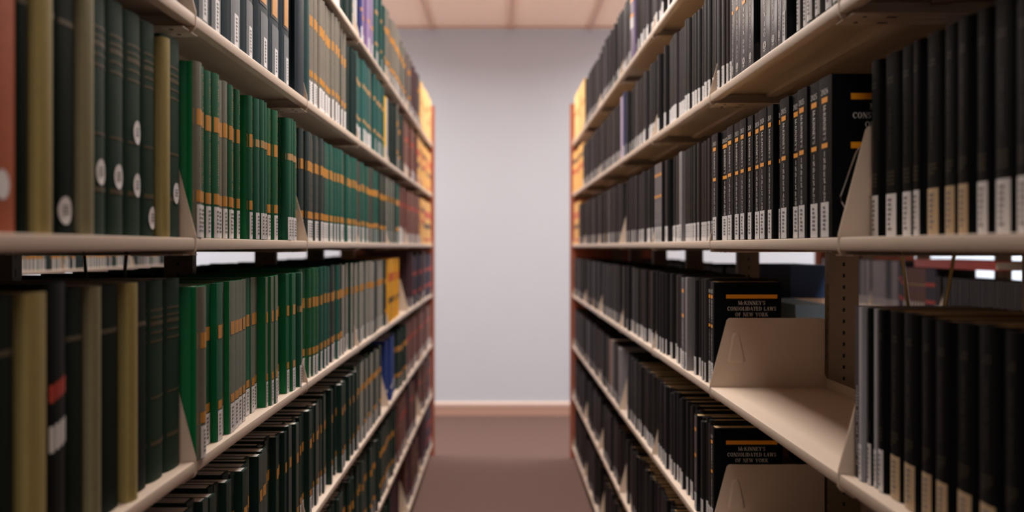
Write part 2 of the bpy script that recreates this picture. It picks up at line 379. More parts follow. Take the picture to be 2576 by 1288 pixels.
# ---------------------------------------------------------------- books
# local frame: spine looks +x (outermost x=0), pages go to -x, thickness along y (centred), height z
def bulge(t, soft): return .0007 if soft else min(.22*t, .0075)
def cover_part(t, h, d, mc, soft=False, ms=None):
    b = MB(); bt = .0012 if soft else .0026; bl = bulge(t, soft); n = 3 if soft else 8
    pr = [(-d, t/2)]
    if not soft: pr += [(-bl-.013, t/2), (-bl-.009, t/2-.0016), (-bl-.005, t/2-.0002)]
    na = len(pr)
    arcp = []
    for i in range(n+1):
        a = PI/2-PI*i/n; arcp.append((-bl+bl*math.cos(a), t/2*math.sin(a)))
    pr += arcp
    if not soft: pr += [(-bl-.005, -t/2+.0002), (-bl-.009, -t/2+.0016), (-bl-.013, -t/2)]
    pr += [(-d, -t/2), (-d, -t/2+bt), (-bl-.0045, -t/2+bt+.0012), (-bl-.0045, t/2-bt-.0012), (-d, t/2-bt)]
    b.prism(pr, 'z', 0, h, mc)
    if ms:
        k = b.mi(ms)
        for j in range(na-1 if na > 1 else na, na+n): b.m[j] = k
    return b
def pages_part(t, h, d, mp, soft=False):
    b = MB(); bl = bulge(t, soft); bt = .0012 if soft else .0026; q = .0006
    x0, x1 = -d+(0.0006 if soft else .005), -bl-.0048; y = t/2-bt-.0003
    pr = [(x1, y), (x1, -y), (x0, -y)]+([(x0+.002, -y*.5), (x0+.003, 0), (x0+.002, y*.5)] if not soft else [])+[(x0, y)]
    b.prism(pr, 'z', .0006 if soft else q, h-.0007, mp); return b
def spine_fn(t, soft, off=.0004):
    bl = bulge(t, soft)
    def f(u, v):
        s = max(-1, min(1, u/(t/2))); return (-bl+bl*math.sqrt(max(0, 1-s*s))+off, u, v)
    return f
def patch(b, t, soft, u0, u1, v0, v1, m, off=.0004, n=6):
    f = spine_fn(t, soft, off)
    for i in range(n):
        a, c = u0+(u1-u0)*i/n, u0+(u1-u0)*(i+1)/n
        b.face([f(a, v0), f(c, v0), f(c, v1), f(a, v1)], m)
def label_part(t, soft, z0, z1, wf, rnd, mp=None, side=0.0):
    b = MB(); wd = min(.03, t*wf)/2; c = side*t
    patch(b, t, soft, c-wd, c+wd, z0, z1, mp or M_LABEL, .0005)
    z = z1-.006
    while z > z0+.008:                                  # printed call number, line by line
        l = rnd.uniform(.5, .85)
        patch(b, t, soft, c-wd*.45, c-wd*.45+wd*l, z-.0032, z, M_INK, .0008, 2); z -= .0062
    return b
def marks_part(t, soft, z0, z1, rnd, m, w=.0028, col=1, step=.0042):
    """rows of tiny foil-stamped strokes too small to read"""
    b = MB()
    for k in range(col):
        u = (k-(col-1)/2)*w*1.9; z = z1
        while z > z0:
            if rnd.random() > .15: patch(b, t, soft, u-w/2*rnd.uniform(.5, 1), u+w/2, z-step*.6, z, m, .0006, 1)
            z -= step
    return b
ST = {}
def style(key, desc, kind, cover, spine=None, h=.262, d=.19, t0=.034, tr=(.026, .044), ins=(.004, .024), soft=False, bands=(), label=None, marks=None, pages=None, rough=.5, spec=.28, group=None, extra=None, coat=0, hv=.01, cat='book', name='hardback_book'):
    if isinstance(cover, tuple): cover = mat('cloth_'+key, cover, rough, .12, 60, .25 if not soft else .02, 900, coat=coat, spec=spec)
    if isinstance(spine, tuple): spine = mat('spine_'+key, spine, rough, .14, 60, .2 if not soft else .02, 900, coat=coat, spec=spec)
    ST[key] = dict(key=key, desc=desc, kind=kind, cover=cover, spine=spine or cover, h=h, d=d, t0=t0, tr=tr, ins=ins, soft=soft, bands=bands, label=label, marks=marks, pages=pages or M_PAGES, extra=extra, hv=hv, cat=cat, name={'green': 'green_law_book', 'black': 'black_law_book', 'maroon': 'maroon_law_book', 'tan': 'tan_law_book'}.get(kind, name) if 'hardback' in name or kind in ('green', 'maroon', 'tan') else name)
B2 = [(.168, .192, M_GOLD), (.054, .071, M_GOLD)]
LAB = (.001, .050, .72, None)
GRN, GRN2, TEAL = (4, 108, 60), (24, 92, 66), (20, 88, 76)
style('repgreen', 'green gold-banded book', 'green', GRN, (26, 90, 60), bands=B2, label=LAB, marks=(.08, .25, M_GOLDT, 1), ins=(.002, .028))
style('repgrey', 'grey-spined gold-banded book', 'green', GRN, (112, 112, 98), bands=B2, label=LAB, marks=(.08, .16, M_GOLDT, 1), ins=(.002, .028))  # green spines; their grey reflection of the aisle is put into the colour
style('repplain', 'plain green book', 'green', (6, 78, 50), (14, 80, 56), bands=[(.172, .186, M_GOLDT)], label=LAB, ins=(.0, .004))
style('repslate', 'slate gold-banded book', 'green', (18, 46, 50), (50, 62, 62), bands=B2, label=LAB, marks=(.08, .25, M_GOLDT, 1), t0=.04, tr=(.036, .048), ins=(.004, .016))
style('repteal', 'teal gold-banded book', 'green', (14, 74, 62), (32, 88, 78), bands=B2, label=LAB, marks=(.08, .25, M_GOLDT, 1), ins=(.004, .016))
style('repwhite', 'pale-spined banded book', 'green', (14, 60, 50), (150, 146, 138), bands=[(.168, .19, M_GOLD)], label=LAB, t0=.024, tr=(.016, .03))
style('dkgreen', 'dark green banded book', 'green', (12, 44, 36), (34, 50, 42), bands=B2, label=LAB, t0=.034, tr=(.024, .042), ins=(.002, .026))
style('dkgrey', 'dark grey-green banded book', 'green', (14, 44, 38), (72, 76, 68), bands=[(.165, .186, M_GOLD), (.052, .066, M_GOLD)], label=LAB, t0=.03, tr=(.02, .036), ins=(.002, .026))
style('dkplain', 'plain blackish-green book', 'green', (8, 34, 30), (14, 38, 36), t0=.03, tr=(.022, .04), ins=(0, .02))
style('tallteal', 'tall teal book', 'green', (22, 74, 70), (40, 88, 84), h=.280, bands=[(.185, .2, M_GOLDT), (.07, .082, M_GOLDT)], label=LAB, t0=.034)
style('tallgrey', 'tall grey gold-banded book', 'green', (16, 46, 44), (120, 114, 104), h=.292, bands=[(.19, .216, M_GOLD), (.068, .084, M_GOLD)], label=(.001, .058, .8, None), marks=(.09, .28, M_GOLDT, 1), t0=.032, tr=(.026, .036), ins=(.006, .02))
for k, c1, c2 in (('softgreen', GRN, (24, 90, 60)), ('softgrey', GRN, (108, 112, 100)), ('softdark', (12, 44, 36), (30, 48, 40)), ('softdgrey', (14, 44, 38), (70, 74, 66))):
    style(k, {'softgreen': 'green slim gold-banded book', 'softgrey': 'grey-green slim gold-banded book', 'softdark': 'dark green slim banded book', 'softdgrey': 'dark grey-green slim banded book'}[k], 'green', c1, c2, h=.256, soft=True, bands=[(.166, .188, M_GOLD), (.052, .066, M_GOLD)], label=LAB, t0=.032, tr=(.022, .042), ins=(.002, .028), hv=.004)  # softgrey spines carry the grey reflection as painted colour
style('oldgreen', 'large faded green volume', 'green', (26, 50, 38), (34, 56, 44), h=.279, d=.20, t0=.06, tr=(.05, .075), ins=(.016, .022), bands=[(.236, .239, M_GOLDD), (.226, .229, M_GOLDD), (.216, .222, M_GOLDD), (.205, .208, M_GOLDD), (.193, .196, M_GOLDD), (.115, .118, M_GOLDD), (.05, .056, M_GOLDD)], rough=.6, spec=.15)
style('olddark', 'large blackish-green volume', 'green', (12, 22, 17), (14, 26, 20), h=.279, d=.20, t0=.06, tr=(.045, .07), ins=(.016, .022), bands=[(.22, .226, M_GOLDD)], rough=.6, spec=.1)
style('binder', 'navy box binder', 'navy', (16, 36, 46), (20, 42, 52), h=.29, d=.22, t0=.108, tr=(.095, .122), ins=(.004, .012), extra='binder', name='box_binder', cat='binder')
style('bignavy', 'thick dark navy volume', 'navy', (16, 30, 42), (16, 30, 42), h=.300, d=.23, t0=.09, tr=(.09, .09), ins=(.002, .004), label=None)
style('bigteal', 'thick dark teal volume', 'navy', (8, 50, 50), (8, 54, 54), h=.300, d=.22, t0=.06, tr=(.06, .06), ins=(.004, .006))
style('purple', 'purple-grey book', 'coloured', (120, 96, 140), (150, 128, 165), h=.285, t0=.03, label=LAB, bands=[(.1, .115, M_GOLD)])
style('indigo', 'indigo blue book', 'coloured', (34, 40, 92), (44, 50, 110), h=.29, t0=.03, label=LAB, bands=[(.1, .112, M_GOLD)])
style('whitebk', 'white-spined book', 'coloured', (200, 196, 196), (196, 190, 196), h=.25, t0=.016, tr=(.012, .02), soft=True, name='paperback_book')
style('yellow', 'bright yellow book', 'coloured', (224, 180, 8), (232, 184, 6), h=.25, t0=.048, tr=(.05, .05), ins=(.004, .006), label=LAB)
style('blue', 'royal blue book', 'coloured', (36, 58, 120), (44, 66, 132), h=.26, t0=.04, tr=(.036, .05), bands=[(.05, .062, M_WHITE)])
style('maroon', 'maroon book', 'maroon', (100, 56, 52), (124, 86, 80), h=.262, t0=.036, bands=[(.17, .19, M_RED)], label=LAB)
style('brownred', 'brown-red book', 'maroon', (86, 50, 46), (112, 76, 68), h=.258, t0=.034, label=LAB, bands=[(.16, .166, M_GOLDT)])
style('dkmaroon', 'dark plum book', 'maroon', (60, 38, 44), (72, 46, 52), h=.285, t0=.04, label=LAB)
style('tan', 'tan red-banded book', 'tan', (212, 160, 92), (226, 176, 104), h=.262, t0=.046, tr=(.042, .054), bands=[(.16, .20, M_RED), (.095, .125, M_BLACKLAB), (.02, .034, M_RED)], ins=(.004, .012))
style('tanb', 'tan black-banded book', 'tan', (212, 160, 92), (236, 186, 108), h=.262, t0=.046, tr=(.042, .054), bands=[(.185, .215, M_BLACKLAB), (.12, .15, M_RED)], ins=(.004, .014))
style('talltanb', 'tall pale tan book', 'tan', (222, 176, 112), (240, 200, 136), h=.285, t0=.046, tr=(.042, .054), bands=[(.15, .175, M_GOLD)], ins=(.004, .014))
style('talltan', 'tall tan red-banded book', 'tan', (212, 160, 92), (232, 184, 116), h=.285, t0=.046, tr=(.042, .054), bands=[(.19, .225, M_RED), (.10, .13, M_RED)], ins=(.004, .012))
style('yellowtan', 'yellow-orange red-banded book', 'tan', (220, 158, 44), (228, 166, 52), h=.262, t0=.04, tr=(.036, .048), bands=[(.17, .205, M_RED), (.08, .105, M_BLACKLAB)])
style('darkred', 'dark red-labelled book', 'tan', (46, 44, 58), (60, 56, 72), h=.262, t0=.04, bands=[(.16, .18, M_RED), (.06, .08, M_RED)])
style('olive', 'thin pale yellow book', 'coloured', (140, 124, 76), (156, 138, 84), h=.272, d=.19, t0=.03, tr=(.02, .04), ins=(.006, .009), rough=.6)
style('olivedim', 'pale olive book', 'coloured', (120, 112, 84), (132, 124, 92), h=.276, d=.19, t0=.03, ins=(.008, .012), rough=.6)
style('rust', 'rust orange volume', 'coloured', (160, 76, 40), (168, 80, 42), h=.283, d=.2, t0=.07, ins=(.012, .014), extra='dot', rough=.6)
style('printed', 'dark red-and-white printed book', 'green', (14, 18, 16), (16, 20, 18), h=.279, d=.2, t0=.055, ins=(.01, .012), extra='print', spec=.1)
# right-hand side
BK, BK2 = (24, 24, 28), (34, 33, 37)
style('black', 'black book', 'black', BK, (26, 24, 27), h=.235, d=.165, t0=.03, tr=(.02, .038), label=(.001, .045, .75, None), ins=(.006, .024), pages=M_PAGEST, rough=.42, spec=.2)
style('charcoal', 'charcoal book', 'black', BK, (56, 51, 54), h=.238, d=.165, t0=.026, tr=(.016, .032), label=(.001, .045, .8, None), ins=(.004, .02), pages=M_PAGEST, rough=.42, spec=.2)
style('blackgold', 'gold-stamped black book', 'black', BK, (28, 26, 28), h=.238, d=.17, t0=.03, tr=(.022, .038), label=(.001, .045, .8, None), marks=(.06, .10, M_GOLDD, 3), ins=(.004, .022), pages=M_PAGEST, rough=.42, spec=.2)
style('brownblk', 'brownish black book', 'black', (26, 22, 21), (46, 39, 37), h=.236, d=.165, t0=.026, tr=(.018, .034), label=(.001, .045, .8, None), ins=(.004, .02), pages=M_PAGEST, rough=.42, spec=.2)
style('tanlab', 'tan-labelled black book', 'black', (28, 25, 26), (44, 38, 38), h=.236, d=.165, t0=.03, tr=(.022, .04), label=(.001, .045, .8, M_LABELT), ins=(.006, .024), pages=M_PAGEST, rough=.42)
style('greybk', 'grey-spined book', 'black', (130, 126, 128), (138, 132, 134), h=.236, d=.16, t0=.022, tr=(.016, .026), label=(.001, .045, .8, None), ins=(.004, .01), soft=True, name='paperback_book')
style('tanbk', 'tan-spined book', 'coloured', (150, 118, 98), (166, 132, 112), h=.238, d=.16, t0=.03, label=(.001, .045, .8, None), ins=(.004, .01))
style('mckmini', 'slim orange-barred index', 'black', (20, 20, 24), (56, 50, 58), h=.235, d=.155, t0=.03, tr=(.026, .034), label=(.001, .045, .8, None), bands=[(.196, .205, M_ORANGE), (.132, .141, M_ORANGE)], marks=(.06, .12, M_WHITE, 1), ins=(.003, .010), soft=True, coat=.1, rough=.35, pages=M_PAGEST, name='paperback_book')
style('lilac', 'lilac-white book', 'coloured', (176, 160, 186), (190, 172, 200), h=.24, d=.17, t0=.04, tr=(.036, .05), ins=(.002, .004), soft=True, name='paperback_book')
style('lilacbig', 'fat lilac orange-barred book', 'coloured', (84, 72, 100), (108, 92, 124), h=.27, t0=.09, tr=(.09, .1), ins=(.0, .002), bands=[(.205, .216, M_ORANGE), (.15, .16, M_ORANGE), (.11, .148, M_LABEL)], coat=.5, rough=.3)
style('navybk', 'navy blue book', 'coloured', (26, 34, 66), (34, 44, 84), h=.25, t0=.05, tr=(.05, .06), ins=(.004, .006), label=(.001, .045, .8, None))
style('blackvol', 'thick black volume', 'black', (9, 9, 11), (12, 12, 14), h=.234, d=.17, t0=.05, tr=(.042, .056), extra='vol', label=(.001, .055, .62, None), ins=(.004, .01), rough=.5, pages=M_PAGEST, spec=.06)
style('blackvoltan', 'thick tan-labelled black volume', 'black', (9, 9, 11), (12, 12, 14), h=.234, d=.17, t0=.05, tr=(.042, .056), extra='vol', label=(.001, .055, .62, M_LABELT), ins=(.004, .01), rough=.5, pages=M_PAGEST, spec=.06)
style('greywide', 'large-labelled grey-black book', 'black', (34, 34, 42), (70, 66, 70), h=.24, d=.17, t0=.045, tr=(.036, .05), label=(.006, .075, .62, None), ins=(.004, .01), coat=.1, pages=M_PAGEST)
style('paleslim', 'slim white-edged book', 'coloured', (150, 150, 156), (168, 168, 172), h=.234, d=.16, t0=.014, tr=(.012, .016), ins=(.004, .006), soft=True, label=(.002, .05, .9, None), name='paperback_book')
style('darkslim', 'slim black vertically-lettered book', 'coloured', (32, 28, 34), (48, 42, 50), h=.234, d=.16, t0=.02, tr=(.018, .022), ins=(.004, .006), soft=True, marks=(.02, .13, M_WHITE, 1), name='paperback_book')
MCK_DESC = {}
def mck_style(key, year, rng, gloss=False, label=True, front=False):
    style(key, 'orange-barred black %s index' % year if year else 'orange-barred glossy black index', 'black', (14, 15, 19), (17, 17, 21) if not gloss else (28, 25, 30), h=.235, d=.152, t0=.036, tr=(.03, .04), ins=(.003, .008), soft=True,
          label=(.001, .052, .62, None) if label else None, coat=.2 if gloss else 0, spec=.2 if gloss else .05, rough=.3 if gloss else .4, pages=M_PAGEST, extra='mck', name='index_volume')
    ST[key]['mck'] = (year, rng, gloss, front)
def emblem(b, f, cy, r):
    for i in range(20):
        a, c = 2*PI*i/20, 2*PI*(i+1)/20
        b.face([f(r*math.cos(a), cy+r*math.sin(a)), f(r*math.cos(c), cy+r*math.sin(c)), f(r*.72*math.cos(c), cy+r*.72*math.sin(c)), f(r*.72*math.cos(a), cy+r*.72*math.sin(a))], M_WHITE)
    for k in range(8):
        a = 2*PI*k/8; x, y = r*.42*math.cos(a), r*.42*math.sin(a); q = r*.13
        b.face([f(x-q, cy+y-q), f(x+q, cy+y-q), f(x+q, cy+y+q), f(x-q, cy+y+q)], M_WHITE)
    b.face([f(-r*.8, cy-r*1.5), f(r*.8, cy-r*1.5), f(r*.8, cy-r*1.3), f(-r*.8, cy-r*1.3)], M_WHITE)
    b.face([f(-r*.5, cy-r*1.85), f(r*.5, cy-r*1.85), f(r*.5, cy-r*1.7), f(-r*.5, cy-r*1.7)], M_WHITE)

def build_parts(s, rnd):
    """list of (part name, MB, label or None)"""
    t, h, d, soft = s['t0'], s['h'], s['d'], s['soft']
    P_ = [('cover', cover_part(t, h, d, s['cover'], soft, s['spine']), None), ('page_block', pages_part(t, h, d, s['pages'], soft), None)]
    for (a, c, m) in s['bands']:
        b = MB(); wf = .99 if not soft else .62
        patch(b, t, soft, -t/2*wf, t/2*wf, a, c, m)
        P_.append(({M_ORANGE: 'orange_bar', M_RED: 'red_band', M_BLACKLAB: 'black_band', M_WHITE: 'white_band', M_LABEL: 'white_panel'}.get(m, 'gold_band'), b, None))
    if s['label']:
        a, c, wf, mp = s['label']; P_.append(('call_number_label', label_part(t, soft, a, c, wf, rnd, mp), None))
    if s['marks']:
        a, c, m, n = s['marks']; P_.append(('spine_lettering', marks_part(t, soft, a, c, rnd, m, col=n), None))
    f = spine_fn(t, soft, .0006)
    if s['extra'] == 'binder':
        b = MB(); patch(b, t, soft, -t*.22, t*.42, .0, .105, M_PANEL); P_.append(('spine_panel', b, None))
        P_.append(('call_number_label', label_part(t, soft, .004, .060, .5, rnd, None, .12), None))
        b = MB(); patch(b, t, soft, -t*.30, t*.30, .118, .25, M_BLACKLAB, .0006); patch(b, t, soft, -t*.22, t*.18, .124, .245, M_GOLD, .0009); P_.append(('title_window', b, None))
    if s['extra'] == 'dot':
        b = MB(); b.face([f(.014*math.cos(2*PI*i/20), .045+.014*math.sin(2*PI*i/20)) for i in range(20)], M_LABEL); P_.append(('dot_sticker', b, None))
    if s['extra'] == 'print':
        b = MB()
        for (z0, z1, m, sh) in ((.16, .178, M_RED, .012), (.108, .135, M_WHITE, .01)):
            u = -t*.36
            while u < t*.3:
                w_ = rnd.uniform(.005, .009); patch(b, t, soft, u, u+w_, z0+(u/t)*sh, z1+(u/t)*sh, m, .0006, 1); u += w_+.0025
        P_.append(('cover_print', b, None))
    if s['extra'] == 'vol':
        b = marks_part(t, soft, .196, .204, rnd, M_GOLDD, .003, 3, .005); P_.append(('volume_number', b, None))
        b = marks_part(t, soft, .10, .178, rnd, M_GOLDD, .0026, 1, .0034); P_.append(('spine_lettering', b, None))
        b = marks_part(t, soft, .064, .084, rnd, M_GOLDD, .003, 4, .005); P_.append(('publisher_stamp', b, None))
    if s['extra'] == 'mck':
        year, rng, gloss, front = s['mck']
        top = .205
        for (a, c) in ((top-.008, top), (.131, .138)):
            b = MB(); b.face([f(-.0085, a), f(.0085, a), f(.0085, c), f(-.0085, c)], M_ORANGE); P_.append(('orange_bar', b, None))
        b = MB()
        if year: draw_text(b, year, .0085, 0, top+.004, f, M_WHITE, .95)
        g = lambda u, v: f(v, -u)                     # reads downwards
        draw_text(b, "McKINNEY'S", .0072, -(top-.010+.141)/2, -.0036, g, M_WHITE, 1.0, .04)
        for i, ch in enumerate('INDEX'): draw_text(b, ch, .0082, 0, .116-i*.0112, f, M_WHITE)
        zz = .056 if not gloss else .052
        P_.append(('spine_title', b, None))
        b = MB()
        if gloss:
            draw_text(b, rng[0], .008, 0, .054, f, M_WHITE); draw_text(b, 'to', .006, 0, .046, f, M_WHITE); draw_text(b, rng[1], .008, 0, .035, f, M_WHITE)
            P_.append(('volume_range', b, None))
            if not s['label']:
                b = MB(); emblem(b, f, .020, .0065); P_.append(('publisher_emblem', b, None))
        else:
            # the title block sits higher so that the range clears the label
            P_[-1] = ('spine_title', MB(), None); b0 = P_[-1][1]
            draw_text(b0, year, .0085, 0, top+.004, f, M_WHITE, .95)
            draw_text(b0, "McKINNEY'S", .0072, -(top-.010+.141)/2, -.0036, g, M_WHITE, 1.0, .04)
            for i, ch in enumerate('INDEX'): draw_text(b0, ch, .0072, 0, .119-i*.0098, f, M_WHITE)
            draw_text(b, rng[0], .0072, 0, .0690, f, M_WHITE); draw_text(b, 'to', .0062, 0, .0625, f, M_WHITE); draw_text(b, rng[1], .0072, 0, .0535, f, M_WHITE)
            P_.append(('volume_range', b, None))
        if front:                                    # printing on the front board (local +y face)
            q = lambda u, v: (-u, t/2+.0004, v)
            for (a, c) in ((.198, .207), (.128, .137)):
                b = MB(); b.face([q(.028, a), q(.143, a), q(.143, c), q(.028, c)], M_ORANGE); P_.append(('orange_bar', b, 'wide orange bar across the front cover'))
            b = MB()
            draw_text(b, "McKINNEY'S", .0085, .0855, .184, q, M_WHITE, .95)
            draw_text(b, 'CONSOLIDATED LAWS', .0085, .0855, .171, q, M_WHITE, .92)
            draw_text(b, 'OF NEW YORK', .0085, .0855, .158, q, M_WHITE, .95)
            draw_text(b, 'ANNOTATED', .0055, .0855, .1475, q, M_WHITE, 1.0)
            P_.append(('cover_title', b, None))
    return P_
PROTO = {}
def protos(key):
    if key not in PROTO:
        s = ST[key]; rnd = random.Random(key); parts = build_parts(s, rnd)
        one = MB()
        for n, b, l in parts: one.add(b)
        PROTO[key] = dict(parts=[(n, b.mesh(n, n in ('cover',)), l) for n, b, l in parts], whole=None, one=one)
    return PROTO[key]
def whole(key):
    p = protos(key)
    if not p['whole']: p['whole'] = p['one'].mesh(ST[key]['name'], True)
    return p['whole']
def lite(key, t, h):
    """a light mesh for books in the uncounted remainder"""
    s = ST[key]; b = MB(); d = s['d']; bl = bulge(t, s['soft'])*.8; y = t/2; k = h/s['h']
    pr = [(-d, y), (-bl, y), (0, y*.55), (0, -y*.55), (-bl, -y), (-d, -y)]
    b.prism(pr, 'z', 0, h-.004, s['cover'], caps=False); sp = b.mi(s['spine'])
    for j in (1, 2, 3): b.m[j] = sp
    b.face([(x, yy, h-.004) for x, yy in pr], s['pages'])
    b.box(-d, -.004, y-.002, y, h-.004, h, s['cover']); b.box(-d, -.004, -y, -y+.002, h-.004, h, s['cover'])
    b.prism([(-.006, y), (-bl, y), (0, y*.55), (0, -y*.55), (-bl, -y), (-.006, -y)], 'z', h-.004, h, s['spine'])
    for (a, c, m) in s['bands']:
        a *= k; c *= k; b.face([(.0005, -y*.55, a), (.0005, y*.55, a), (.0005, y*.55, c), (.0005, -y*.55, c)], m)
        b.face([(.0005, y*.55, a), (-bl+.0005, y, a), (-bl+.0005, y, c), (.0005, y*.55, c)], m); b.face([(.0005, -y*.55, a), (.0005, -y*.55, c), (-bl+.0005, -y, c), (-bl+.0005, -y, a)], m)
    if s['label']:
        a, c, wf, mp = s['label']; wd = min(y*.55, t*wf/2); b.face([(.0008, -wd, a), (.0008, wd, a), (.0008, wd, c), (.0008, -wd, c)], mp or M_LABEL)
    return b

# ---------------------------------------------------------------- the rows
zl = lambda x: 1261/(1258-x)
zr = lambda x: 1323/(x-1258)
def bays(side):
    o = L0 if side == 'L' else R0
    return [(o+(k-1)*BAY, o+k*BAY) for k in range(7)]
BOOKS = []      # dict(side, shelf, bay, y, t, style, inset, h)
def fill(side, shelf, y0, y1, mix, seed=None, ordered=False, ins=None, hs=1.0, hv=0):
    rnd = random.Random('%s%d%.2f' % (side, shelf, y0) if seed is None else seed)
    keys = []
    for m in mix: keys += [m[0]]*m[1] if isinstance(m, tuple) else [m]
    run_key = None; left = 0
    for bi, (a, c) in enumerate(bays(side)):
        p, e = max(y0, a+.006), min(y1, c-.0065)
        i = 0
        while p < e-.012:
            if left <= 0: run_key = rnd.choice(keys); left = rnd.choice((1, 1, 2, 3, 4))
            s = ST[run_key]; left -= 1
            t = rnd.uniform(*s['tr'])
            if p+t > e:
                if e-p >= s['tr'][0]*.6: t = e-p
                else: break
            lo, hi = ins or s['ins']
            base_ins = rnd.uniform(lo, hi)
            BOOKS.append(dict(side=side, shelf=shelf, bay=bi, y=p+t/2, t=t-.0006, key=run_key, inset=base_ins, h=s['h']*hs*(1+rnd.uniform(-1, 1)*(hv or s['hv']))))
            p += t
def put(side, shelf, bay, y0, y1, key, inset=None, h=None, extra=None):
    s = ST[key]
    BOOKS.append(dict(side=side, shelf=shelf, bay=bay, y=(y0+y1)/2, t=y1-y0-.0006, key=key, inset=s['ins'][0] if inset is None else inset, h=h or s['h'], extra=extra))
REPG = [('repgreen', 3), ('repgrey', 4), ('repplain', 1)]
DKG = [('dkgreen', 3), ('dkgrey', 2), ('dkplain', 1)]
MRN = [('maroon', 3), ('brownred', 2)]
EPS = .007
# left, top shelf
fill('L', 0, .7, 3.15, ['tallgrey', 'tallteal', 'dkplain'])
fill('L', 0, 3.15, 3.5, ['whitebk', 'tallteal', 'dkplain'], seed='a1')
fill('L', 0, 3.5, 3.92, ['purple', 'indigo'], seed='a2')
fill('L', 0, 3.93, 4.25, ['tallteal'])
fill('L', 0, 4.26, 5.2, [('tallgrey', 4), ('tallteal', 1)])
fill('L', 0, 5.2, 6.1, [('dkmaroon', 2), ('tallgrey', 1)])
fill('L', 0, 6.15, 7.1, ['talltan', 'talltanb', 'talltanb'])
# left, second shelf
fill('L', 1, .7, 2.37, ['binder'])
put('L', 1, 1, 2.385, 2.480, 'bignavy')
put('L', 1, 2, 2.500, 2.560, 'bigteal')
fill('L', 1, 2.562, 3.05, ['tallgrey'], ins=(.004, .012))
fill('L', 1, 3.05, 3.40, [('tallgrey', 2), ('dkplain', 2)])
fill('L', 1, 3.40, 4.20, [('tallteal', 4), ('tallgrey', 1)])
put('L', 1, 3, 4.215, 4.265, 'yellow')
put('L', 1, 3, 4.266, 4.306, 'whitebk')
fill('L', 1, 4.33, 5.0, [('dkplain', 2), ('dkgrey', 2), ('tallgrey', 1)])
fill('L', 1, 5.0, 5.9, MRN)
fill('L', 1, 5.93, 7.1, ['tan', 'tanb'])
# left, eye-level shelf
NEAR3 = [('oldgreen', 1.485, 1.566), ('olive', 1.452, 1.483), ('oldgreen', 1.396, 1.450), ('oldgreen', 1.332, 1.394), ('oldgreen', 1.272, 1.330), ('oldgreen', 1.214, 1.270),
         ('olivedim', 1.180, 1.212), ('olddark', 1.122, 1.178), ('olddark', 1.097, 1.121), ('olive', 1.062, 1.095), ('olddark', 1.030, 1.060), ('rust', .950, 1.028), ('olddark', .89, .948), ('olddark', .83, .888), ('olddark', .77, .828), ('oldgreen', .70, .768)]
for k, a, c in NEAR3: put('L', 2, 0, a, c, k, h=.283 if k in ('olddark', 'oldgreen') else None)
put('L', 2, 1, 1.584, 1.620, 'repgrey', inset=0.0)
fill('L', 2, 1.621, 2.49, REPG, seed='g7')
fill('L', 2, 2.49, 2.80, ['repslate'])
fill('L', 2, 2.80, 3.40, ['repteal'])
fill('L', 2, 3.40, 4.32, [('repteal', 2), ('dkgrey', 2)])
fill('L', 2, 4.32, 4.92, [('repteal', 2), ('repwhite', 1), ('dkplain', 1)])
fill('L', 2, 5.0, 6.13, MRN)
fill('L', 2, 6.15, 7.1, ['tan', 'tanb'])
# left, fourth shelf
NEAR4 = [('oldgreen', 1.490, 1.566), ('oldgreen', 1.420, 1.488), ('olddark', 1.354, 1.418), ('olive', 1.318, 1.352), ('olddark', 1.235, 1.316), ('olivedim', 1.204, 1.233), ('olddark', 1.142, 1.202),
         ('printed', 1.084, 1.140), ('olive', 1.036, 1.082), ('olddark', .97, 1.034), ('olddark', .90, .968), ('olddark', .83, .898), ('oldgreen', .76, .828), ('olddark', .70, .758)]
for k, a, c in NEAR4: put('L', 3, 0, a, c, k, h=.270 if 'ol' in k else None)
put('L', 3, 1, 1.584, 1.622, 'repgrey', inset=-.006, h=.256)
fill('L', 3, 1.623, 2.40, [('softgreen', 2), ('softgrey', 4)], seed='g3')
put('L', 3, 1, 2.401, 2.430, 'repplain', inset=.0, h=.256); put('L', 3, 1, 2.431, 2.452, 'repplain', inset=.006, h=.256); put('L', 3, 1, 2.453, 2.478, 'repwhite', inset=.008, h=.256)
fill('L', 3, 2.50, 3.12, ['repteal', 'repgreen', 'repslate'], seed='h2')
fill('L', 3, 3.12, 3.40, ['dkplain', 'repwhite'])
fill('L', 3, 3.40, 4.32, [('repwhite', 3), ('dkgrey', 1), ('dkplain', 1)])
fill('L', 3, 4.34, 4.95, ['yellowtan'])
fill('L', 3, 5.5, 7.1, ['darkred', 'darkred', 'dkmaroon'])
# left, fifth..bottom
fill('L', 4, 1.2, 2.49, [('softdark', 3), ('softdgrey', 2)], hs=.98, hv=.02); fill('L', 4, 2.49, 3.40, [('softdark', 3), ('softdgrey', 2), ('dkgreen', 1)], hs=.98, hv=.02)
fill('L', 4, 3.40, 4.15, [('repwhite', 2), ('dkgrey', 2)])
fill('L', 4, 4.33, 4.75, ['blue']); fill('L', 4, 4.76, 5.2, DKG)
fill('L', 4, 5.25, 7.1, MRN)
fill('L', 5, 1.6, 3.40, DKG); fill('L', 5, 3.40, 4.7, DKG); fill('L', 5, 4.72, 5.9, MRN+['dkmaroon']); fill('L', 5, 6.2, 7.1, MRN+['darkred'])
fill('L', 6, 2.5, 4.32, DKG); fill('L', 6, 4.34, 4.8, ['dkmaroon', 'dkplain']); fill('L', 6, 5.3, 6.1, ['dkmaroon', 'brownred']); fill('L', 6, 6.3, 7.1, ['darkred', 'dkmaroon'])
